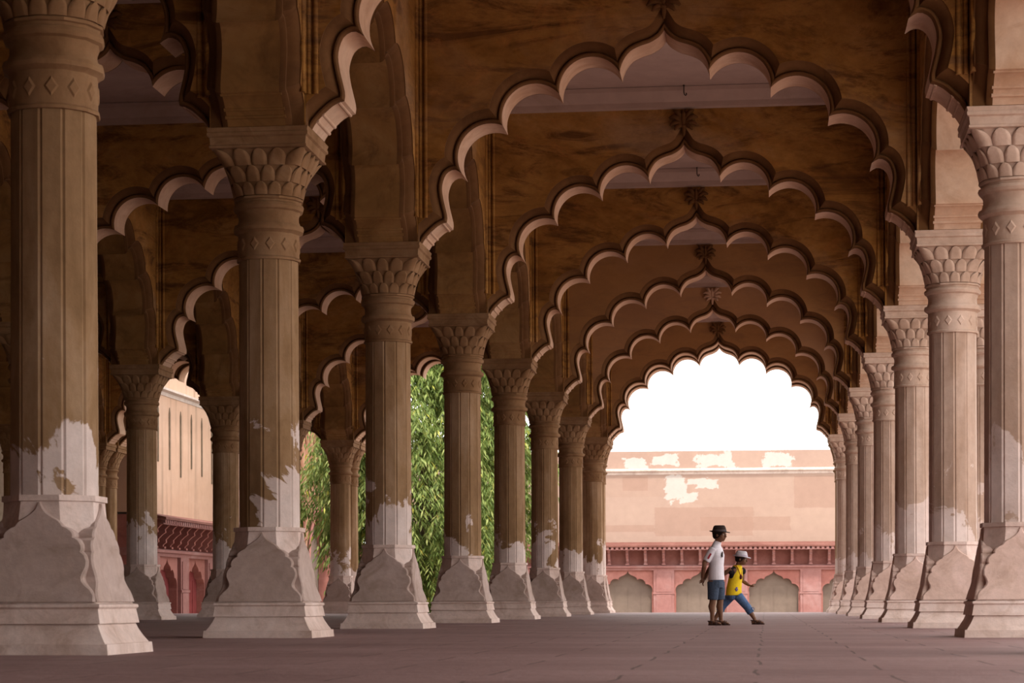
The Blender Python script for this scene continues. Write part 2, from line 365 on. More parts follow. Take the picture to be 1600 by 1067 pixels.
def arch_parts(sx, xe):
    "meshes of one cusped arch: wall, soffit, stepped moulding, cornice, reed, finial"
    OFF = [(0, .80), (.015, .90), (.05, .965), (.095, .975), (.13, .94), (.15, .885), (.18, .93), (.22, 1.04), (.28, 1.14), (.35, 1.22), (.42, 1.265)]
    cur = [both(half_curve(o, sx, xe)) for o, y in OFF]; W = 1.30; n = len(cur[0])
    wall = MB()
    ho = half_curve(OFF[-1][0], sx, xe)
    for sg in (1, -1):
        for y in (-W, W):
            poly = [(sg * x, y, z) for x, z in ho] + [(sg * xe, y, Z_AB), (sg * xe, y, Z_TOP), (0, y, Z_TOP)]
            if ho[-1][0] >= xe - 1e-6: poly = [(sg * x, y, z) for x, z in ho] + [(sg * xe, y, Z_TOP), (0, y, Z_TOP)]
            wall.add(poly, [tuple(range(len(poly)))])
    wall.add([(-xe, -W, Z_TOP), (xe, -W, Z_TOP), (xe, W, Z_TOP), (-xe, W, Z_TOP)], [(0, 1, 2, 3)])
    so = MB(); so.loft([[(x, y, z) for x, z in cur[0]] for y in (-.80, .80)], closed=False)
    mo = MB()
    for s in (-1, 1):
        rows = [[(x, s * y, z) for x, z in cur[i]] for i, (o, y) in enumerate(OFF)] + [[(x, s * W, z) for x, z in cur[-1]]]
        mo.loft(rows, closed=False)
    # small rolls across the foot of the soffit
    for sg in (1, -1):
        for x, z in ((8.05, 14.66), (8.50, 14.34), (8.66, 14.16)):
            so.tube([(sg * x * sx, -.84, z), (sg * x * sx, .84, z)], .055, 8)
    co = MB()
    for s in (-1,):
        prof = [(W, 22.85), (W + .22, 22.9), (W + .24, 23.12), (W + .30, 23.16), (W + .75, 23.5), (W + .8, Z_TOP - .001), (W, Z_TOP - .001)]
        co.loft([[(sx2 * (xe - max(0, y - W)), s * y, z) for y, z in prof] for sx2 in (-1, 1)])
    reed = MB(); reed.tube([(0, 0, Z_AB + .85), (0, 0, 22.8)], .075, 8)
    fi = MB()
    zb = 21.95
    fi.tube([(0, .02, zb - .30), (0, -.03, zb - .1), (0, -.06, zb + .15)], [.05, .09, .10], 8)
    fi.ball((0, -.06, zb + .12), (.17, .11, .09)); fi.ball((0, -.09, zb + .50), (.13, .14, .34))
    for sg in (1, -1):
        for pts, r in ((((.06, .16), (.20, .14), (.33, .05), (.40, -.06)), .085), (((.07, .20), (.28, .28), (.46, .26), (.60, .14)), .10),
                       (((.07, .26), (.27, .46), (.45, .54), (.64, .48)), .11), (((.05, .32), (.19, .60), (.31, .76), (.46, .82)), .10)):
            fi.tube([(sg * x, -.06 - .10 * i, zb + z) for i, (x, z) in zip((0, .7, 1, .5), pts)], [(r * .7, r), (r * 1.1, r * 1.15), (r, r), (r * .35, r * .4)], 8)
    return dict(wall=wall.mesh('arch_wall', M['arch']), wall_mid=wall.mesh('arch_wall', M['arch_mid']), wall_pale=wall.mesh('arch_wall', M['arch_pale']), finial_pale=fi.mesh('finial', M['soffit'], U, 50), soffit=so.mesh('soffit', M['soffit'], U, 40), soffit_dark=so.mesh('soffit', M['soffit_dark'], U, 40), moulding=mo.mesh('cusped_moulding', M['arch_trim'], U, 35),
                cornice=co.mesh('cornice', M['ceiling']), reed=reed.mesh('reed', M['arch'], U, 50), finial=fi.mesh('finial', M['arch_trim'], U, 50), xe=xe)
XE = 10.2 - BLK
SXL = (SP / 2 - BLK) / XE
AR_T = arch_parts(1.0, XE); AR_L = arch_parts(SXL, XE * SXL)
def put_arch(kind, label, group, loc, rz=0.0, span=None, corn=(1, 1), dark=False, tone=''):
    "span: clear width between pier faces; corn: cornice on the -y and +y side"
    kit = AR_T if kind == 'T' else AR_L
    r = thing('cusped_arch', label, 'arch', loc, rz, group)
    r.scale = ((span / 2 - .012) / kit['xe'] if span else .9985, 1, 1)
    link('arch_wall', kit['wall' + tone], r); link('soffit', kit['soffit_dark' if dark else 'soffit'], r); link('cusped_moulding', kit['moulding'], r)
    for i, s in enumerate((-1, 1)):
        if corn[i]:
            c = link('cornice', kit['cornice'], r); c.rotation_euler = (0, 0, 0 if s < 0 else PI)
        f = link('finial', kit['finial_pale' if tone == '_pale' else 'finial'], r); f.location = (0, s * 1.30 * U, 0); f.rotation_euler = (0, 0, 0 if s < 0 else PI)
        for x in (kit['xe'] - .08, kit['xe'] - .27):
            for sx in (-1, 1):
                o = link('reed', kit['reed'], r); o.location = (sx * x * U, s * 1.31 * U, 0)
    return r

# ------------------------------------------------------------------ pillar
AZ = [(0, 1.52), (.20, 1.50), (.205, 1.45), (.32, 1.37), (.46, 1.29), (.58, 1.24), (.585, 1.30), (.86, 1.25), (.90, 1.29), (.95, 1.28), (.97, 1.20),
      (1.10, 1.16), (1.44, 1.07), (1.98, .98), (2.5, .92), (2.92, .885), (2.93, .93), (3.04, .93)]
def lerp_tab(tab, z):
    for (z0, a0), (z1, a1) in zip(tab, tab[1:]):
        if z <= z1: return a0 + (a1 - a0) * max(0, (z - z0)) / (z1 - z0)
    return tab[-1][1]
ECORE = [(0, 1.0), (.97, 1.0), (1.06, .97), (1.12, .80), (1.3, .66), (1.6, .57), (2.0, .50), (2.5, .45), (3.04, .42)]
EPAN = [(1.0, 1.18), (1.12, 1.17), (1.22, 1.10), (1.30, 1.0), (1.38, .925), (1.46, .905), (1.54, .93), (1.66, .99), (1.78, .995), (1.88, .95), (1.945, .87), (1.95, .86), (1.99, .885), (2.08, .875), (2.17, .81), (2.215, .73), (2.22, .70),
        (2.26, .715), (2.33, .68), (2.40, .59), (2.425, .52), (2.43, .49), (2.48, .47), (2.55, .40), (2.60, .30), (2.68, .18), (2.78, .08), (2.90, .01)]
def oct_ring(a, e, z): return [(e, -a, z), (a, -e, z), (a, e, z), (e, a, z), (-e, a, z), (-a, e, z), (-a, -e, z), (-e, -a, z)]
def make_pillar(label, group, loc, pale=False):
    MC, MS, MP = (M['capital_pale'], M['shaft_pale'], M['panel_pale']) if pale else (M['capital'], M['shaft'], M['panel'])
    r = thing('stone_pillar', label, 'pillar', loc, 0, group)
    p = MB(); rings = []
    zs = sorted(set([z for z, _ in AZ] + [.97 + i * .13 for i in range(1, 16)]))
    for z in zs:
        a = lerp_tab(AZ, z); rings.append(oct_ring(a, a * min(.996, lerp_tab(ECORE, z)), z))
    p.loft(rings); p.build('plinth', M['base'], r, U, 25)
    q = MB(); front = []; n = 76
    for i in range(n + 1):
        z = 1.0 + 1.9 * i / n; a = lerp_tab(AZ, min(z, 2.92)); e = lerp_tab(EPAN, z)
        bk = min(a - .02, max(a - .34, e * .55)) if z > 1.12 else a - .05
        front.append([(e, -bk, z), (e, -(a + .02), z), (e - min(.04, e * .3), -(a + .055), z), (-e + min(.04, e * .3), -(a + .055), z), (-e, -(a + .02), z), (-e, -bk, z)])
    q.loft(front); pm = q.mesh('base_panel', MP, U, 30)
    for k in range(4):
        o = link('base_panel', pm, r); o.rotation_euler = (0, 0, k * PI / 2)
    s = MB(); R0 = .865; rings = []
    for z, R in ((3.04, R0), (5.5, R0 - .008), (8, R0 - .02), (10.42, R0 - .025)):
        rg = []
        for k in range(12):
            th = PI / 6 * k - PI / 2
            for d, rr in ((-.055, R * .985), (0, R * .955), (.055, R * .985)): rg.append((rr * math.cos(th + d), rr * math.sin(th + d), z))
        rings.append(rg)
    s.loft(rings); s.build('shaft', MS, r)
    c = MB()
    c.lathe([(.80, 10.42), (.90, 10.42), (.91, 10.48), (.87, 10.52), (.865, 11.16), (.90, 11.19), (.985, 11.24), (1.0, 11.32), (.97, 11.40), (.90, 11.42), (.86, 11.52), (.855, 11.66),
             (.90, 11.78), (.97, 11.82), (1.0, 11.90), (.97, 11.98), (.92, 12.0), (.93, 12.06), (.98, 12.08), (.98, 12.14), (.93, 12.16)], 12, -PI / 2)
    for k in range(12):                         # raised lozenges round the drum
        th = PI / 6 * (k + .5) - PI / 2; ca, sa = math.cos(th), math.sin(th); ap = .865 * math.cos(PI / 12)
        L = [(0, 10.62), (.16, 10.84), (0, 11.06), (-.16, 10.84)]
        vs = [(ca * (ap - .01) - sa * t, sa * (ap - .01) + ca * t, z) for t, z in L] + [(ca * (ap + .035) - sa * t * .62, sa * (ap + .035) + ca * t * .62, 10.84 + (z - 10.84) * .62) for t, z in L]
        c.add(vs, [(0, 1, 5, 4), (1, 2, 6, 5), (2, 3, 7, 6), (3, 0, 4, 7), (4, 5, 6, 7)])
    c.build('collar', MC, r, U, 30)
    # lotus capital: round below, square above, three rows of rounded petals
    def plan(th, t):
        rc = .95 + .20 * t; hs = .92 + .36 * t
        m = max(abs(math.cos(th)), abs(math.sin(th))); rs = min(hs / m, hs * 1.34)
        k = t ** 1.1; return rc * (1 - k) + rs * k
    cp = MB(); rings = []
    for i in range(13):
        t = i / 12; z = 12.14 + 1.24 * t
        rings.append([((plan(2 * PI * k / 48, t) - .045) * math.cos(2 * PI * k / 48), (plan(2 * PI * k / 48, t) - .045) * math.sin(2 * PI * k / 48), z) for k in range(48)])
    cp.loft(rings)
    for row, (t0, t1, cnt, ph) in enumerate(((.02, .30, 16, 0), (.30, .64, 16, .5), (.64, .985, 16, 0))):
        for k in range(cnt):
            th0 = 2 * PI * (k + ph) / cnt; hw = PI / cnt * .985; rows = []; nu = 11
            for i in range(nu + 1):
                u_ = 1 - (1 - i / nu) ** 1.9; wd = hw * (1 if u_ < .25 else math.sqrt(max(0.0, 1 - ((u_ - .25) / .75) ** 2)))
                t = t0 + (t1 - t0) * u_; line = []; ex = .042 + .012 * row
                if i == 0: line0 = []
                for j in range(9):
                    sft = -1 + 2 * j / 8; th = th0 + wd * sft; rr = plan(th, t) + ex * ((.62 + .38 * u_) * (1 - abs(sft) ** 8) - .3 * max(0, u_ - .8)) - .012
                    line.append((rr * math.cos(th), rr * math.sin(th), 12.14 + 1.24 * t))
                    if i == 0: r0 = plan(th, t) - .05; line0.append((r0 * math.cos(th), r0 * math.sin(th), 12.14 + 1.24 * t + .01))
                if i == 0: rows.append(line0)
                rows.append(line)
            t = t1
            rows.append([((plan(th0, t) - .05) * math.cos(th0 + hw * .05 * s2), (plan(th0, t) - .05) * math.sin(th0 + hw * .05 * s2), 12.14 + 1.24 * t) for s2 in (-1, -.75, -.5, -.25, 0, .25, .5, .75, 1)])
            cp.loft(rows, closed=False)
    cp.build('capital', MC, r, U, 50)
    a = MB()
    def sq(h, z): return [(-h, -h, z), (h, -h, z), (h, h, z), (-h, h, z)]
    a.loft([sq(1.26, 13.36), sq(1.35, 13.38), sq(1.35, 13.44), sq(1.32, 13.46), sq(1.34, 13.66), sq(1.40, 13.70), sq(1.40, 13.78), sq(1.38, 13.81), sq(1.41, Z_AB - .012)])
    a.build('abacus', MC, r)
    i_ = MB(); i_.box(-BLK, BLK, -BLK, BLK, Z_AB - .012, Z_TOP)
    i_.build('impost', M['arch'], r)
    return r
proto_P = {}
def put_pillar(label, group, loc, pale=False):
    if pale not in proto_P: proto_P[pale] = make_pillar(label, group, loc, pale); return proto_P[pale]
    return stamp(proto_P[pale], loc, 0, label, group)

ORD = ['first', 'second', 'third', 'fourth', 'fifth', 'sixth', 'seventh', 'eighth', 'ninth', 'tenth']
def nth_far(k): return {7: 'farthest', 6: 'second farthest', 5: 'third farthest', 4: 'fourth farthest', 3: 'fifth farthest', 2: 'sixth farthest', 1: 'seventh farthest', 0: 'eighth farthest', -1: 'ninth farthest', -2: 'tenth farthest'}[k]
near_note = {0: 'huge plaster pillar cut by the left edge, nearest of the row left of the aisle',
             1: 'big flared plaster pillar, second nearest of the row left of the aisle'}
for k in range(-2, 8):
    lab = near_note.get(k, f'{nth_far(k)} plaster pillar with flared base in the row left of the boys')
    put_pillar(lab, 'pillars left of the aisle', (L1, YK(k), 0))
    lab = 'tall plaster pillar cut by the right edge, nearest of the row right of the boys' if k == 1 else f'{nth_far(k)} plaster pillar with pale lit base in the row right of the boys'
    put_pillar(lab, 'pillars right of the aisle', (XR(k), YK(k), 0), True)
for k in range(1, 8):
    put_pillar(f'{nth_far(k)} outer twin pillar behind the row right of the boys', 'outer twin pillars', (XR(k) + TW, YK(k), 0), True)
for k in range(2, 8):
    put_pillar(f'{nth_far(k)} shadowed pillar of the second row, deep in the left side aisle', 'pillars of the second row', (L2, YK(k), 0))
for k in range(4, 8):
    put_pillar(f'{nth_far(k)} pillar standing along the back wall at far left', 'pillars along the back wall', (L3, YK(k), 0))
for x, nm in ((XR(7), 'right of the aisle end'), (L1, 'left of the aisle end'), (L2, 'in the second row at the courtyard edge'), (L3, 'by the back wall at the courtyard edge')):
    put_pillar(f'outer twin pillar of the end front, {nm}', 'twin pillars of the end front', (x, YK(7) + TW, 0))

# arches across and along
def span_T(xa, xb): return xb - xa - 2 * BLK
for k in range(-2, 8):
    lab = {7: 'cusped arch closest to the white sky, inner layer of the end front', 2: 'largest cusped arch shown whole, nearest across the aisle of the boys',
           1: 'cropped cusped arch overhead with only its feet and left lobes in view'}.get(k, f'{nth_far(k)} scalloped arch spanning the aisle where the boys stand')
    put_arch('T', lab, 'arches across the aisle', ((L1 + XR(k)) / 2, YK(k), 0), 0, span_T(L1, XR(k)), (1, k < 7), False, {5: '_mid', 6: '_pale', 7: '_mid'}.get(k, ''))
for k in range(0, 8):
    put_arch('T', f'{nth_far(k)} scalloped arch spanning the left side aisle behind the pillars', 'arches across the left aisle', ((L1 + L2) / 2, YK(k), 0), 0, span_T(L2, L1), (1, k < 7))
for k in range(3, 8):
    put_arch('T', f'{nth_far(k)} scalloped arch spanning the outermost left aisle by the back wall', 'arches across the outermost left aisle', ((L3 + L2) / 2, YK(k), 0), 0, span_T(L3, L2), (1, k < 7))
for xa, xb, nm in ((L1, XR(7), 'over the end of the aisle, framing the sky'), (L2, L1, 'over the end of the left aisle, before the tree'), (L3, L2, 'over the end of the outermost left aisle')):
    put_arch('T', f'outer sunlit cusped arch {nm}', 'outer arches of the end front', ((xa + xb) / 2, YK(7) + TW, 0), 0, span_T(xa, xb), (0, 0))
for k in range(-2, 7):
    ym = (YK(k) + YK(k + 1)) / 2; sp = YK(k + 1) - YK(k) - 2 * BLK; n = nth_far(k + 1)
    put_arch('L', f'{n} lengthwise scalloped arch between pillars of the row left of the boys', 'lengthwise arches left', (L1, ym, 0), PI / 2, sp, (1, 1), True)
    put_arch('L', f'{n} lengthwise scalloped arch between pillars of the row right of the boys', 'lengthwise arches right', (XR(k), ym, 0), PI / 2, sp, (0, 1))
    put_arch('L', f'{n} lengthwise arch of the outer twin row on the right side', 'outer lengthwise arches right', (XR(k) + TW, ym, 0), PI / 2, sp, (0, 0))
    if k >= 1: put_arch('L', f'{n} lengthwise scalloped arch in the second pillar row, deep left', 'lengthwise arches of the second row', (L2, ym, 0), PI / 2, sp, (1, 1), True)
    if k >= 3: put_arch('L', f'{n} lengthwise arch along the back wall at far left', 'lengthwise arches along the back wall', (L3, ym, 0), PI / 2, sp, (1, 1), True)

# small hooks hanging from the cornice over the aisle
for k, lab in ((3, 'small iron hook above the largest whole arch, hanging from the ceiling edge'), (4, 'small iron hook hanging from the ceiling edge above the second arch')):
    h = MB(); h.tube([(0, 0, 23.69), (0, 0, 23.36), (.03, 0, 23.26), (.08, 0, 23.22), (.12, 0, 23.27), (.10, 0, 23.33)], .028, 6)
    h.ball((0, 0, 23.66), (.05, .05, .03), 8, 5)
    o = h.build('ceiling_hook', M['iron'], None, U, 60); o.location = (.0, (YK(k) - 1.3 - .98) * U, 0); tag(o, lab, 'hook', 'ceiling hooks')

# ------------------------------------------------------------------ courtyard ranges beyond the hall
BAY = 9.55
CUSP = crom([(0, 4.85), (.16, 4.55), (.55, 4.28), (.95, 4.12), (1.18, 3.92), (1.25, 3.72)], 3)[:-1] + arc((1.25, 3.72), (2.35, 3.12), .36, 8)[:-1] + arc((2.35, 3.12), (3.2, 2.0), .42, 8)
def gallery(name, label, loc, rz, x0, x1, mats, phase, slits=(), up=0.0):
    r = thing(name, label, 'building', loc, rz)
    zb = -3.5
    w_ = MB(); w_.box(x0, x1, 0, 6, 8.6, 17.5 + up); w_.build('upper_wall', mats['wall'], r)
    p = MB(); p.box(x0, x1, .15, 5.5, 18.3 + up, 20.6 + up); p.build('parapet', mats['top'], r)
    c = MB(); c.loft([[(x, y, z + up) for y, z in ((-.05, 17.5), (-.12, 17.8), (-.42, 17.95), (-.42, 18.15), (.1, 18.3), (5.8, 18.3), (5.8, 17.5))] for x in (x0, x1)]); c.build('cornice', M['cornice'], r)
    e = MB(); e.loft([[(x, .5, 8.75), (x, -2.3, 8.15), (x, -2.3, 7.95), (x, .5, 8.4)] for x in (x0, x1)]); e.build('eave', M['eave'], r)
    d = MB(); xx = x0 + .2
    while xx < x1 - .2: d.box(xx, xx + .34, -2.2, -1.85, 7.62, 7.93); xx += .62
    d.box(x0, x1, -2.1, -1.7, 7.55, 7.66); d.build('dentil_band', M['red_pale'], r)
    bw = MB(); bw.box(x0, x1, .6, 4, 5.6, 8.4); bw.build('frieze', M['red'], r)
    bm_ = MB(); bm_.loft([[(x, 4, 4.95), (x, -.35, 4.95), (x, -.35, 5.2), (x, -.6, 5.28), (x, -.6, 5.5), (x, -.2, 5.62), (x, 4, 5.62)] for x in (x0, x1)]); bm_.build('beam', M['red_pale'], r)
    br = MB()
    prof = [(.6, 7.9), (-1.75, 7.9), (-1.8, 7.7), (-1.5, 7.5), (-1.2, 7.2), (-1.25, 6.95), (-.95, 6.75), (-.6, 6.4), (-.62, 6.15), (-.35, 5.95), (-.3, 5.64), (.6, 5.64)]
    br.loft([[(x, y, z) for y, z in prof] for x in (-.17, .17)]); br.box(-.30, .30, -1.7, .5, 7.72, 7.92); br.box(-.26, .26, -.5, .3, 5.63, 5.80)
    bme = br.mesh('bracket', mats['bracket'])
    n0 = math.ceil((x0 + .5 - phase) / (BAY / 4)); n1 = math.floor((x1 - .5 - phase) / (BAY / 4))
    for i in range(n0, n1 + 1):
        o = link('bracket', bme, r); o.location = ((phase + i * BAY / 4) * U, 0, 0)
    bk = MB(); bk.box(x0 + .3, x1 - .3, 1.12, 3.9, zb, 4.94); bk.build('back_wall', M['red'], r)
    pil = MB(); pil.box(-1.35, 1.35, -.32, .3, zb, 4.95); pil.box(-1.0, 1.0, -.40, -.3, zb + .4, 1.75); pil.box(-1.0, 1.0, -.40, -.3, 2.1, 4.6)
    pil.box(-1.42, 1.42, -.42, .3, 1.82, 2.04); pme = pil.mesh('pilaster', M['red_pale'])
    aw = MB(); outl = [(-x, z) for x, z in reversed(CUSP)] + CUSP[1:]
    h = BAY / 2 - 1.30
    poly = [(-h, zb), (-h, 4.96), (h, 4.96), (h, zb), (3.2, zb)] + [(x, z) for x, z in reversed(outl)] + [(-3.2, zb)]
    aw.ngon_prism(poly, 0, .9)
    am = aw.mesh('arch_panel', M['red'])
    inf = MB(); inf.box(-3.25, 3.25, .75, 1.1, zb, 4.9)
    inf.box(-3.2, 3.2, .70, .76, 2.95, 3.07)
    for x in (-1.7, 0, 1.7): inf.box(x - .05, x + .05, .71, .76, zb, 2.95)
    im = inf.mesh('infill_panel', mats['infill'])
    n0 = math.ceil((x0 + 1.4 - phase) / BAY); n1 = math.floor((x1 - 1.4 - phase) / BAY)
    for i in range(n0, n1 + 1):
        o = link('pilaster', pme, r); o.location = ((phase + i * BAY) * U, 0, 0)
        if i < n1:
            for nm, me in (('arch_panel', am), ('infill_panel', im)):
                q = link(nm, me, r); q.location = ((phase + (i + .5) * BAY) * U, 0, 0)
    for x, z0, z1 in slits:
        s_ = MB(); s_.ngon_prism([(-.20, z0), (.20, z0), (.22, z1 - .5), (0, z1), (-.22, z1 - .5)], -.05, .05)
        o = s_.build('rain_slit', M['bark'], r); o.location = (x * U, 0, 0)
    return r
gallery('courtyard_gallery', 'long pale pink courtyard range across the end with peeling white patches', (0, 245, 0), 0, -49, 36,
        dict(wall=M['far_wall'], top=M['far_top'], infill=M['infill'], bracket=M['red_pale']), -.2)
gallery('courtyard_gallery', 'sunlit side range beyond the left aisle with maroon doors and rain slits', (-49, 0, 0), PI / 2, 137.8, 190,
        dict(wall=M['side_wall'], top=M['side_wall'], infill=M['door'], bracket=M['red']), 141.5, [(150.8 + (i - 3) * 3.7, 12.2 + (i * 5 % 3) * .5, 18.2) for i in range(13)], 1.6)
gallery('courtyard_gallery', 'stretch of side range between the brown gate and the far wall', (-49, 0, 0), PI / 2, 222, 239.5,
        dict(wall=M['side_wall'], top=M['side_wall'], infill=M['infill'], bracket=M['red']), 223.5, (), 1.6)

# brown sandstone gate with a pointed arch on the left of the court
g = thing('gate_portal', 'brown stone gate with tall pointed arch behind the left pillars', 'gate', (-47.6, 206, 0), PI / 2)
def pointed(hw, zs, za, n=10):
    out = []
    for i in range(n + 1):
        t = i / n; out.append((hw * math.cos(t * PI / 2) ** .85, zs + (za - zs) * (math.sin(t * PI / 2) ** 1.0)))
    out[-1] = (0, za); return out
R_ = pointed(6.6, 5.2, 11.4); full = [(-x, z) for x, z in R_] + [(x, z) for x, z in reversed(R_[:-1])]
b = MB(); b.ngon_prism([(-15.5, -3.5), (-15.5, 22), (15.5, 22), (15.5, -3.5), (6.6, -3.5)] + list(reversed(full)) + [(-6.6, -3.5)], 0, 4); b.build('gate_wall', M['portal'], g)
b = MB(); Ro = pointed(7.4, 5.2, 12.3); fo = [(-x, z) for x, z in Ro] + [(x, z) for x, z in reversed(Ro[:-1])]
b.loft([[(x, -.25, z) for x, z in [(-7.4, -3.5)] + fo + [(7.4, -3.5)]], [(x * .98, -.25, z if z < 0 else z - .12) for x, z in [(-6.6, -3.5)] + full + [(6.6, -3.5)]], [(x * .98, 1.55, z if z < 0 else z - .12) for x, z in [(-6.6, -3.5)] + full + [(6.6, -3.5)]]], closed=False)
b.build('arch_surround', M['red'], g)
b = MB(); b.box(-7, 7, 1.6, 2.2, -3.5, 12); b.build('infill_panel', M['infill'], g)
b = MB(); b.box(-15.6, 15.6, -.35, .1, 12.9, 13.8); b.build('string_course', M['portal'], g)
b = MB(); b.box(-15.9, 15.9, -.5, 4.2, 22, 22.9); b.build('cornice', M['portal'], g)
for i in range(7):
    b = MB(); x = -13.2 + i * 4.4
    b.box(x - 1.75, x - 1.45, -.22, .05, 14.4, 20.8); b.box(x + 1.45, x + 1.75, -.22, .05, 14.4, 20.8); b.box(x - 1.75, x + 1.75, -.22, .05, 20.5, 20.8); b.box(x - 1.45, x + 1.45, -.05, .05, 14.4, 20.5)
    b.tube([(x - .8, -.1, 15), (x - .8, -.1, 18.6), (x, -.1, 19.8), (x + .8, -.1, 18.6), (x + .8, -.1, 15)], .12, 6); b.build('niche_panel', M['portal'], g)
for sx in (-1, 1):
    for z0, z1 in ((-2.8, 1.6), (2.2, 6.4), (7.0, 12.3)):
        b = MB(); x = sx * 11.3
        for a0, a1, c0, c1 in ((x - 2.3, x - 2.0, z0, z1), (x + 2.0, x + 2.3, z0, z1), (x - 2.3, x + 2.3, z0, z0 + .3), (x - 2.3, x + 2.3, z1 - .3, z1)): b.box(a0, a1, -.22, .05, c0, c1)
        b.build('side_panel', M['red'], g)

# ------------------------------------------------------------------ tree in the court
def tree(loc, seed):
    rnd = random.Random(seed)
    t = thing('weeping_tree', 'big leafy green tree with hanging sprays between the left pillars', 'tree', loc)
    tr = MB(); tr.tube([(0, 0, -.2), (.2, .1, 3), (-.2, .2, 8), (.4, 0, 14), (.2, .1, 22)], [1.1, .8, .7, .55, .2], 12)
    ends = []
    for i in range(26):
        a = rnd.uniform(0, 2 * PI); z = rnd.uniform(6, 19); L = rnd.uniform(4.5, 8.5)
        p0 = Vector((.1, .1, z)); p1 = p0 + Vector((math.cos(a) * L * .5, math.sin(a) * L * .5, rnd.uniform(2, 4))); p2 = p0 + Vector((math.cos(a) * L, math.sin(a) * L, rnd.uniform(2.5, 5)))
        tr.tube([p0, p1, p2], [.32, .2, .06], 7); ends.append((p1, p2))
    tr.build('trunk', M['bark'], t, U, 60)
    lf = MB(); V = lf.v; F = lf.f
    def leaf(p, d, L, wd, nrm):
        d = d.normalized(); s = d.cross(nrm); s = s.normalized() if s.length > .01 else Vector((1, 0, 0)); k = len(V)
        m = p + d * L * .42; q = p + d * L + Vector((0, 0, -.12 * L))
        V.extend([tuple(p), tuple(m + s * wd), tuple(q), tuple(m - s * wd)]); F.append((k, k + 1, k + 2)); F.append((k, k + 2, k + 3))
    rx, rz_, zc = 10.6, 18.5, 16.5
    cl = []
    while len(cl) < 1800:
        a = rnd.uniform(0, 2 * PI); ph = rnd.uniform(-1, 1); rr = rnd.uniform(.45, 1) ** .5
        h = math.sqrt(1 - ph * ph); bump_ = 1 + .16 * math.sin(3 * a + 4 * ph) + .1 * math.sin(7 * a)
        p = Vector((rx * rr * h * bump_ * math.cos(a), rx * rr * h * bump_ * math.sin(a), zc + rz_ * rr * ph))
        low = 1.2 + (5.0 * max(0, p.x - 4) / 6 if p.x > 0 else (1.7 * max(0, -p.x - 3.2) if p.x > -7 else 6.5 + 2.2 * (-p.x - 7)))
        if p.z < low: continue
        cl.append(p)
    for i in range(26):
        cl.append(Vector((-11.2 - rnd.uniform(0, 2.6), -3 + rnd.uniform(-1.5, 1.5), rnd.uniform(11.5, 16.5))))
    for c_ in cl:
        for s_ in range(rnd.randint(5, 8)):
            b0 = c_ + Vector((rnd.gauss(0, .55), rnd.gauss(0, .55), rnd.gauss(0, .5))); out = Vector((b0.x, b0.y, 0)); out = out.normalized() if out.length > .1 else Vector((1, 0, 0))
            az = math.atan2(out.y, out.x) + rnd.gauss(0, .9); d = Vector((math.cos(az), math.sin(az), -.35)); Ls = rnd.uniform(.9, 1.6)
            for i in range(9):
                tt = i / 8; p = b0 + d * Ls * tt + Vector((0, 0, -1.0 * tt * tt * Ls))
                side = d.cross(Vector((0, 0, 1))) * (1 if i % 2 else -1)
                leaf(p, d * .5 + side * rnd.uniform(.4, .9) + Vector((0, 0, -rnd.uniform(.5, 1.1))), rnd.uniform(.55, .9), rnd.uniform(.07, .105), Vector((rnd.gauss(0, .4), rnd.gauss(0, .4), 1)))
    lf_me = bpy.data.meshes.new('foliage'); lf_me.from_pydata([(x * U, y * U, z * U) for x, y, z in V], [], F); lf_me.materials.append(M['leaf'])
    link('foliage', lf_me, t)
tree((-30.5, 173, -3.5), 5)

# ------------------------------------------------------------------ the two boys (metres)
def fab(name, col, var=.2, sc=30, rough=.9): return plain(name, col, rough, var, sc)
M['skin'] = plain('brown_skin', (.20, .095, .055), .55, .12, 40)
M['hair'] = fab('black_hair', (.018, .012, .010)); M['brown_felt'] = fab('dark_brown_felt', (.045, .028, .024)); M['white_felt'] = fab('white_straw', (.66, .62, .66))
M['grey_band'] = fab('grey_hat_band', (.10, .08, .08)); M['lilac_band'] = fab('lilac_hat_band', (.50, .44, .52))
M['white_cotton'] = fab('white_cotton', (.74, .68, .72), .12); M['red_cloth'] = fab('red_cloth', (.32, .03, .04)); M['dark_denim'] = fab('dark_blue_denim', (.075, .10, .15), .5, 45)
M['blue_denim'] = fab('blue_denim', (.11, .19, .36), .45, 45); M['yellow_cotton'] = fab('yellow_cotton', (.80, .55, .02), .15); M['black_cloth'] = fab('black_cloth', (.02, .015, .015))
M['sandal'] = fab('brown_leather', (.06, .028, .022)); M['eye_white'] = fab('eye_white', (.7, .66, .62), .05); M['violet'] = fab('violet_print', (.16, .12, .34)); M['maroon_print'] = fab('maroon_print', (.13, .02, .03))
def fuse(mb, name, mat, parent, voxel=.007, smooth=3):
    "melt the pieces of one builder into a single closed skin"
    me = mb.mesh(name + '_raw', mat, 1.0)
    o = bpy.data.objects.new(name + '_raw', me); C.objects.link(o)
    rm = o.modifiers.new('r', 'REMESH'); rm.mode = 'VOXEL'; rm.voxel_size = voxel; rm.use_smooth_shade = True
    sm = o.modifiers.new('s', 'SMOOTH'); sm.factor = .5; sm.iterations = smooth
    dg = bpy.context.evaluated_depsgraph_get(); new = bpy.data.meshes.new_from_object(o.evaluated_get(dg))
    bpy.data.objects.remove(o); bpy.data.meshes.remove(me)
    new.name = name; new.materials.clear(); new.materials.append(mat)
    new.polygons.foreach_set('use_smooth', [True] * len(new.polygons)); return link(name, new, parent)
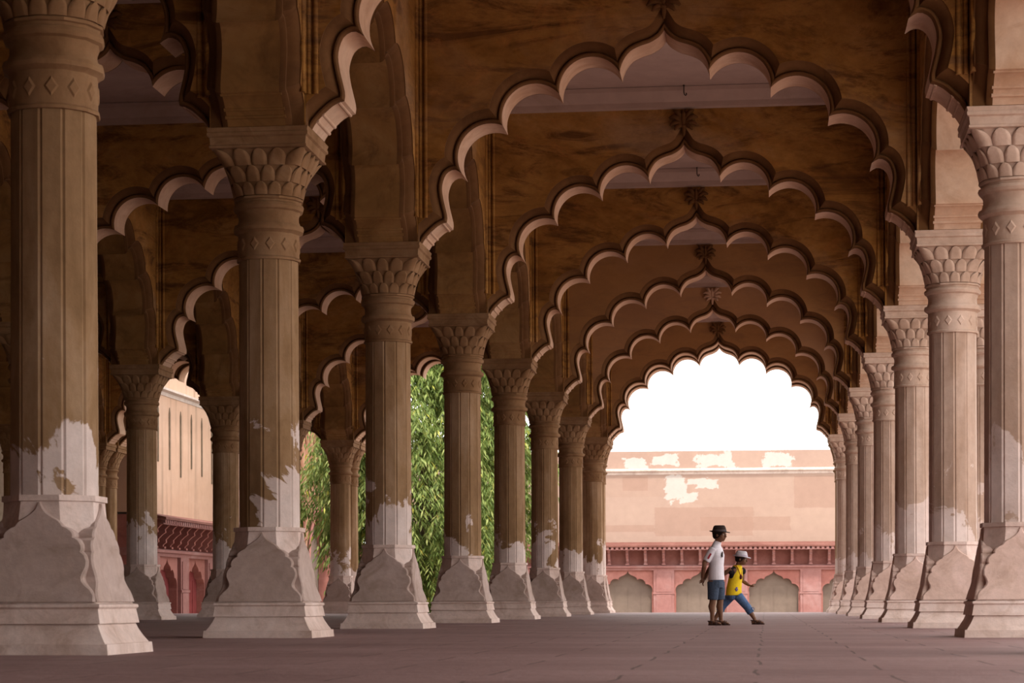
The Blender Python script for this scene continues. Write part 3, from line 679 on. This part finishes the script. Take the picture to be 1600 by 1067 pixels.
def hand(mb, wrist, d, palm_n, size=.062, curl=.6, thumb=1):
    "palm, four unequal bent fingers and a thumb; d points to the finger tips, palm_n out of the palm"
    d = Vector(d).normalized(); n = Vector(palm_n); n = (n - d * n.dot(d)).normalized(); s = d.cross(n); w_ = Vector(wrist)
    mb.tube([w_, w_ + d * size * .45, w_ + d * size], [(size * .30, size * .22), (size * .50, size * .22), (size * .52, size * .18)], 10) if abs(s.y) > .5 else \
        mb.tube([w_, w_ + d * size * .45, w_ + d * size], [(size * .24, size * .32), (size * .26, size * .50), (size * .22, size * .52)], 10)
    for i, L in enumerate((.78, .90, .84, .64)):
        b0 = w_ + d * size * .92 + s * size * (.39 - .26 * i); p = [b0]; a = curl * .5; q = b0
        for f in (.45, .32, .25):
            q = q + (d * math.cos(a) + n * math.sin(a)) * L * size * f; p.append(q); a += curl
        mb.tube(p, [size * .125, size * .118, size * .105, size * .085], 8)
    b0 = w_ + d * size * .30 + s * size * .40 * thumb; p1 = b0 + (d * .6 + s * .7 * thumb + n * .3).normalized() * size * .36; p2 = p1 + (d * .9 + n * .5).normalized() * size * .32
    mb.tube([b0, p1, p2], [size * .16, size * .14, size * .10], 8)
def head(mb, c, r, yaw, parent, up=0.0):
    "skull, jaw, nose, lips, ears facing yaw (0 = +x); returns a function placing points in the head frame"
    R = Matrix.Rotation(yaw, 3, 'Z') @ Matrix.Rotation(-up, 3, 'Y'); c = Vector(c)
    P = lambda x, y, z: c + R @ Vector((x * r, y * r, z * r))
    mb.ball(P(-.05, 0, .18), (r * .96, r * .78, r * .92), 16, 12, R); mb.ball(P(.20, 0, -.40), (r * .66, r * .60, r * .66), 14, 10, R)
    mb.ball(P(.52, 0, -.82), (r * .26, r * .28, r * .20), 10, 8, R)                     # chin
    mb.tube([P(.82, 0, .02), P(.96, 0, -.22), P(1.02, 0, -.32), P(.84, 0, -.42)], [r * .10, r * .13, r * .16, r * .12], 8)   # nose
    mb.ball(P(.80, 0, -.56), (r * .14, r * .24, r * .07), 8, 6, R); mb.ball(P(.77, 0, -.67), (r * .13, r * .20, r * .08), 8, 6, R)
    for s in (-1, 1):
        mb.ball(P(-.02, s * .76, -.16), (r * .17, r * .08, r * .25), 10, 8, R); mb.ball(P(.52, s * .40, -.30), (r * .28, r * .24, r * .28), 10, 8, R)
        mb.ball(P(.74, s * .36, .12), (r * .12, r * .22, r * .07), 8, 6, R)              # brow
    for s in (-1, 1):
        e = MB(); e.ball(P(.76, s * .33, -.04), r * .13, 10, 8); eo = e.build('eye', M['eye_white'], parent, 1.0, 180)
        k = MB(); k.ball(P(.855, s * .33, -.04), (r * .06, r * .06, r * .07), 8, 6); k.build('pupil', M['hair'], eo, 1.0, 180)
    return P, R
def hat(P, R, r, mat, band, parent, z0, wide, drop):
    m = MB(); n = 28
    def ring(rx, ry, z, tilt=0.0): return [P(-.04 + rx * math.cos(2 * PI * k / n), ry * math.sin(2 * PI * k / n), z + tilt * math.cos(2 * PI * k / n) - drop * abs(math.sin(2 * PI * k / n)) * 0) for k in range(n)]
    def brim(f, z): return [P(-.04 + (1.0 + (wide) * f) * math.cos(2 * PI * k / n) * (1.06 if math.cos(2 * PI * k / n) > 0 else .98), (.84 + wide * f * .92) * math.sin(2 * PI * k / n), z - drop * f * math.cos(2 * PI * k / n) + .10 * f * abs(math.sin(2 * PI * k / n)) ** 2) for k in range(n)]
    m.loft([brim(0, z0 - .06), brim(.5, z0 - .05), brim(1, z0 - .04), brim(1.02, z0), brim(1, z0 + .035), brim(.5, z0 + .02), ring(1.03, .87, z0 + .03), ring(.99, .83, z0 + .35), ring(.90, .74, z0 + .66), ring(.80, .62, z0 + .86), ring(.62, .42, z0 + .93), ring(.40, .14, z0 + .84)])
    o = m.build('hat', mat, parent, 1.0, 50)
    b_ = MB(); b_.loft([ring(1.045, .885, z0 + .05), ring(1.06, .90, z0 + .06), ring(1.03, .87, z0 + .30), ring(1.01, .85, z0 + .31)], True, False, False); b_.build('hat_band', band, o, 1.0, 50)
def sandal(parent, heel, toe, wd=.034):
    h, t = Vector(heel), Vector(toe); d = (t - h); L = d.length; d = d.normalized(); s = Vector((-d.y, d.x, 0)).normalized(); m = MB(); out = []
    for f, w_ in ((0, .55), (.06, .85), (.2, .95), (.4, .85), (.6, 1.0), (.8, 1.12), (.93, .9), (1.0, .45)): out.append((f, w_))
    top = [h + d * L * f + s * wd * w_ for f, w_ in out] + [h + d * L * f - s * wd * w_ for f, w_ in reversed(out)]
    m.loft([[p + Vector((0, 0, z)) for p in top] for z in (.001, .018)])
    o = m.build('sandal', M['sandal'], parent, 1.0, 40)
    st = MB()
    for f, hh, hw in ((.72, .052, .040), (.60, .060, .038), (.30, .072, .034)):
        c = h + d * L * f
        st.tube([c + s * hw + Vector((0, 0, .012)), c + s * hw * .9 + Vector((0, 0, hh * .7)), c + Vector((0, 0, hh)), c - s * hw * .9 + Vector((0, 0, hh * .7)), c - s * hw + Vector((0, 0, .012))], [(.012, .005)] * 5, 8)
    c = h + d * L * .12
    st.tube([c + d * .05 + s * .034 + Vector((0, 0, .05)), c - d * .02 + s * .026 + Vector((0, 0, .058)), c - d * .035 + Vector((0, 0, .06)), c - d * .02 - s * .026 + Vector((0, 0, .058)), c + d * .05 - s * .034 + Vector((0, 0, .05))], [.007] * 5, 8)
    st.build('strap', M['sandal'], o, 1.0, 60)
def foot(mb, ankle, heel, toe):
    a, h, t = Vector(ankle), Vector(heel), Vector(toe); z = Vector((0, 0, 1))
    mb.tube([h + z * .036, h.lerp(t, .25) + z * .045, h.lerp(t, .55) + z * .040, h.lerp(t, .82) + z * .031, t.lerp(h, .06) + z * .027], [(.024, .022), (.029, .030), (.031, .022), (.032, .014), (.020, .009)], 10)
    mb.ball(h.lerp(t, .1) + z * .036, (.026, .026, .024), 10, 8); mb.tube([a, h.lerp(t, .22) + z * .05], [.026, .028], 10)

# older boy: dark hat, white shirt, hands clasped behind his back
A = thing('person', 'taller boy in dark hat, white shirt and denim shorts, hands clasped behind', 'person', (.567, 15.93, 0), math.radians(-14), None, 1.0)
bd = MB()
PH, RH = head(bd, (.035, 0, 1.262), .098, math.radians(-12), A)
bd.tube([(-.005, 0, 1.06), (.005, 0, 1.13), (.02, 0, 1.20)], [(.055, .05), (.042, .044), (.044, .048)], 12)
bd.tube([(-.015, 0, .60), (-.02, 0, .70), (-.015, 0, .82), (-.01, 0, .95), (-.02, 0, 1.06), (-.012, 0, 1.10)], [(.115, .09), (.112, .085), (.108, .082), (.125, .09), (.130, .075), (.07, .05)], 16)
for s, hip, kn, an, he, to in ((-1, (-.035, -.062, .62), (-.05, -.066, .345), (-.055, -.068, .07), (-.105, -.070, 0), (.085, -.095, 0)),
                               (1, (.0, .062, .62), (.02, .07, .345), (.03, .075, .07), (-.02, .072, 0), (.165, .055, 0))):
    k = Vector(kn); a = Vector(an); h = Vector(hip)
    bd.tube([h, h.lerp(k, .5), k + Vector((.004, 0, .03)), k - Vector((0, 0, .03)), k.lerp(a, .3) + Vector((-.012, 0, 0)), k.lerp(a, .65), a], [(.068, .078), (.058, .064), (.046, .048), (.044, .046), (.044, .050), (.032, .034), (.025, .028)], 12)
    foot(bd, an, he, to); sandal(A, he, to)
for s, sh, el, wr in ((-1, (-.03, -.128, 1.055), (-.140, -.160, .845), (-.200, -.050, .655)), (1, (-.03, .128, 1.055), (-.13, .165, .845), (-.195, .035, .640))):
    sh, el, wr = Vector(sh), Vector(el), Vector(wr)
    bd.tube([sh + Vector((.0, -s * .02, .0)), sh.lerp(el, .35), el + Vector((0, 0, .02)), el - Vector((0, 0, .02)), el.lerp(wr, .4), wr], [.044, .038, .032, .032, .032, .022], 12)
    hand(bd, wr, (-.30, -s * .55, -.75) if s < 0 else (-.25, -.45, -.8), (-.5, 0, .4) if s < 0 else (.7, 0, -.2), .062, .55, s)
fuse(bd, 'body', M['skin'], A, .006, 2)
sh_ = MB()
sh_.tube([(-.012, 0, .625), (-.015, 0, .70), (-.012, 0, .84), (-.004, 0, .97), (-.016, 0, 1.06), (-.008, 0, 1.115), (.002, 0, 1.145)], [(.132, .113), (.130, .108), (.126, .100), (.137, .102), (.142, .086), (.080, .060), (.058, .054)], 20)
for s, el in ((-1, (-.140, -.160, .845)), (1, (-.13, .165, .845))):
    a = Vector((-.025, s * .11, 1.065)); e = Vector(el); sh_.tube([a, a.lerp(e, .35), a.lerp(e, .80)], [.056, .056, .054], 14)
sh_.tube([(.002, 0, 1.135), (.012, 0, 1.165)], [(.056, .054), (.050, .052)], 14)
sho = fuse(sh_, 'shirt', M['white_cotton'], A, .007, 3)
t_ = MB(); a = Vector((-.025, -.11, 1.065)); e = Vector((-.140, -.160, .845)); dd = (e - a).normalized(); nn = Vector((.35, -1, -.1)).normalized(); p0 = a + dd * .075 + nn * .052
sd = dd.cross(nn).normalized()
t_.loft([[p0 + dd * l_ + sd * w_ + nn * n_ for l_, w_ in ((0, -.013), (0, .013), (.085, .013), (.085, -.013))] for n_ in (-.014, .006)]); t_.build('sleeve_tab', M['red_cloth'], sho, 1.0)
t_ = MB()
for q in range(5): t_.tube([(.088 - q * .004, -.05 - .008 * q, 1.02 - .012 * q), (.098, -.065, 1.0 - .014 * q), (.085, -.085, .995 - .012 * q)], .006, 6)
t_.build('chest_print', M['grey_band'], sho, 1.0, 60)
so_ = MB()
so_.tube([(-.015, 0, .66), (-.02, 0, .56), (-.02, 0, .52)], [(.128, .106), (.130, .108), (.120, .098)], 18)
for hip, kn in (((-.035, -.062, .60), (-.048, -.066, .355)), ((.0, .062, .60), (.018, .07, .355))):
    h, k = Vector(hip), Vector(kn); so_.tube([h, h.lerp(k, .5), k], [(.070, .092), (.070, .080), (.066, .072)], 16)
fuse(so_, 'shorts', M['dark_denim'], A, .007, 2)
hr = MB(); hr.ball(PH(-.10, 0, .20), (.098 * .99, .098 * .84, .098 * .93), 16, 12, RH); hr.ball(PH(-.52, 0, -.18), (.05, .066, .055), 12, 8, RH); hr.build('hair', M['hair'], A, 1.0, 180)
hat(PH, RH, .098, M['brown_felt'], M['grey_band'], A, .34, .48, .14)

# younger boy: white hat, yellow vest, lunging forward
B = thing('person', 'smaller boy lunging in white hat, yellow sleeveless vest and blue jeans', 'person', (.81, 16.98, 0), 0, None, 1.0)
bd = MB(); yw = math.radians(-28)
PY, RY = head(bd, (.078, -.015, .945), .088, math.radians(-15), B, math.radians(-6))
bd.tube([(.015, 0, .80), (.03, -.003, .85), (.055, -.01, .89)], [(.05, .046), (.038, .038), (.040, .042)], 12)
# torso sections turned towards the camera
def sect(c, w_, d_, yaw, n=18):
    ca, sa = math.cos(yaw), math.sin(yaw); r = []
    for k in range(n):
        x, y = d_ * math.cos(2 * PI * k / n), w_ * math.sin(2 * PI * k / n); r.append((c[0] + x * ca - y * sa, c[1] + x * sa + y * ca, c[2]))
    return r
yt = math.radians(-42)
bd.loft([sect(c, w_, d_, yt) for c, w_, d_ in (((-.03, 0, .38), .095, .075), ((-.03, 0, .46), .10, .078), ((-.02, 0, .58), .095, .075), ((0, 0, .70), .105, .080), ((.012, 0, .79), .112, .07), ((.018, 0, .83), .06, .045))])
FL, RL = ((.03, -.045, .41), (.165, -.07, .245), (.268, -.075, .075), (.225, -.075, 0), (.405, -.09, 0)), ((-.075, .045, .41), (-.185, .075, .275), (-.30, .09, .085), (-.335, .095, 0), (-.165, .075, 0))
for hip, kn, an, he, to in (FL, RL):
    h, k, a = Vector(hip), Vector(kn), Vector(an)
    bd.tube([h, h.lerp(k, .5), k, k.lerp(a, .35), k.lerp(a, .7), a], [.060, .052, .042, .042, .032, .025], 12); foot(bd, an, he, to); sandal(B, he, to, .031)
# near arm swings back, far arm forward with a loose fist
sh, el, wr = Vector((-.062, -.085, .795)), Vector((-.205, -.055, .700)), Vector((-.205, -.095, .575))
bd.tube([sh, sh.lerp(el, .4), el, el.lerp(wr, .4), wr], [.038, .033, .028, .028, .019], 12); hand(bd, wr, (.12, -.1, -1), (.9, 0, .1), .052, .75, 1)
sh, el, wr = Vector((.095, .075, .795)), Vector((.095, .085, .625)), Vector((.185, .03, .562))
bd.tube([sh, sh.lerp(el, .4), el, el.lerp(wr, .4), wr], [.038, .033, .028, .028, .019], 12); hand(bd, wr, (.85, -.35, -.25), (-.3, .1, .9), .062, 1.25, -1)
fuse(bd, 'body', M['skin'], B, .006, 2)
us = MB(); us.loft([sect(c, w_, d_, yt) for c, w_, d_ in (((.0, 0, .66), .113, .070), ((.008, 0, .76), .118, .066), ((.014, 0, .81), .104, .056), ((.017, 0, .835), .07, .05))])
for c in ((-.072, -.075, .765), (.098, .07, .765)): us.ball(c, (.046, .042, .052), 12, 8)
fuse(us, 'undershirt', M['black_cloth'], B, .006, 2)
ve = MB()
ve.loft([sect(c, w_, d_, yt, 24) for c, w_, d_ in (((-.032, 0, .418), .128, .108), ((-.03, 0, .50), .120, .102), ((-.018, 0, .60), .112, .096), ((-.002, 0, .69), .102, .096), ((.010, 0, .77), .088, .084), ((.018, 0, .825), .078, .068), ((.02, 0, .85), .062, .054))])
veo = fuse(ve, 'vest', M['yellow_cotton'], B, .006, 3)
Fv = lambda a, w_, z: (a * math.cos(yt) - w_ * math.sin(yt), a * math.sin(yt) + w_ * math.cos(yt), z)      # vest front frame
ln = MB(); ln.tube([Fv(.045, -.052, .850), Fv(.082, -.040, .80), Fv(.094, -.012, .715), Fv(.094, .012, .715), Fv(.082, .040, .80), Fv(.045, .052, .850)], [(.006, .004)] * 6, 8)
ln.build('lanyard', M['red_cloth'], B, 1.0, 60)
md = MB(); md.ball(Fv(.096, 0, .68), (.022, .022, .036), 12, 8); md.build('medallion', M['maroon_print'], B, 1.0, 60)
bp = MB()
for q, (w_, z) in enumerate(((-.075, .505), (-.060, .525), (-.050, .50), (-.066, .485))): bp.ball(Fv(.066 - .0, w_, z), (.018, .018, .014), 10, 6)
bp.build('side_print', M['violet'], veo, 1.0, 60)
jn = MB(); jn.loft([sect(c, w_, d_, yt) for c, w_, d_ in (((-.03, 0, .47), .112, .092), ((-.03, 0, .40), .112, .094), ((-.03, 0, .355), .09, .08))])
for hip, kn, an, he, to in (FL, RL):
    h, k, a = Vector(hip), Vector(kn), Vector(an); jn.tube([h, h.lerp(k, .5), k, k.lerp(a, .48)], [.072, .064, .057, .054], 14)
jno = fuse(jn, 'jeans', M['blue_denim'], B, .006, 2)
ti = MB(); k = Vector(FL[1]); ti.tube([k + Vector((.045, -.04, -.01)), k + Vector((.085, -.05, .0)), k + Vector((.10, -.05, -.03))], .005, 6); ti.tube([k + Vector((.045, -.04, -.01)), k + Vector((.07, -.05, -.035)), k + Vector((.095, -.05, -.05))], .005, 6)
ti.build('hem_tie', M['blue_denim'], jno, 1.0, 60)
hr = MB(); hr.ball(PY(-.10, 0, .18), (.088 * .99, .088 * .84, .088 * .93), 16, 12, RY); hr.ball(PY(-.5, 0, -.15), (.046, .06, .05), 12, 8, RY); hr.build('hair', M['hair'], B, 1.0, 180)
hat(PY, RY, .088, M['white_felt'], M['lilac_band'], B, .32, .50, .12)
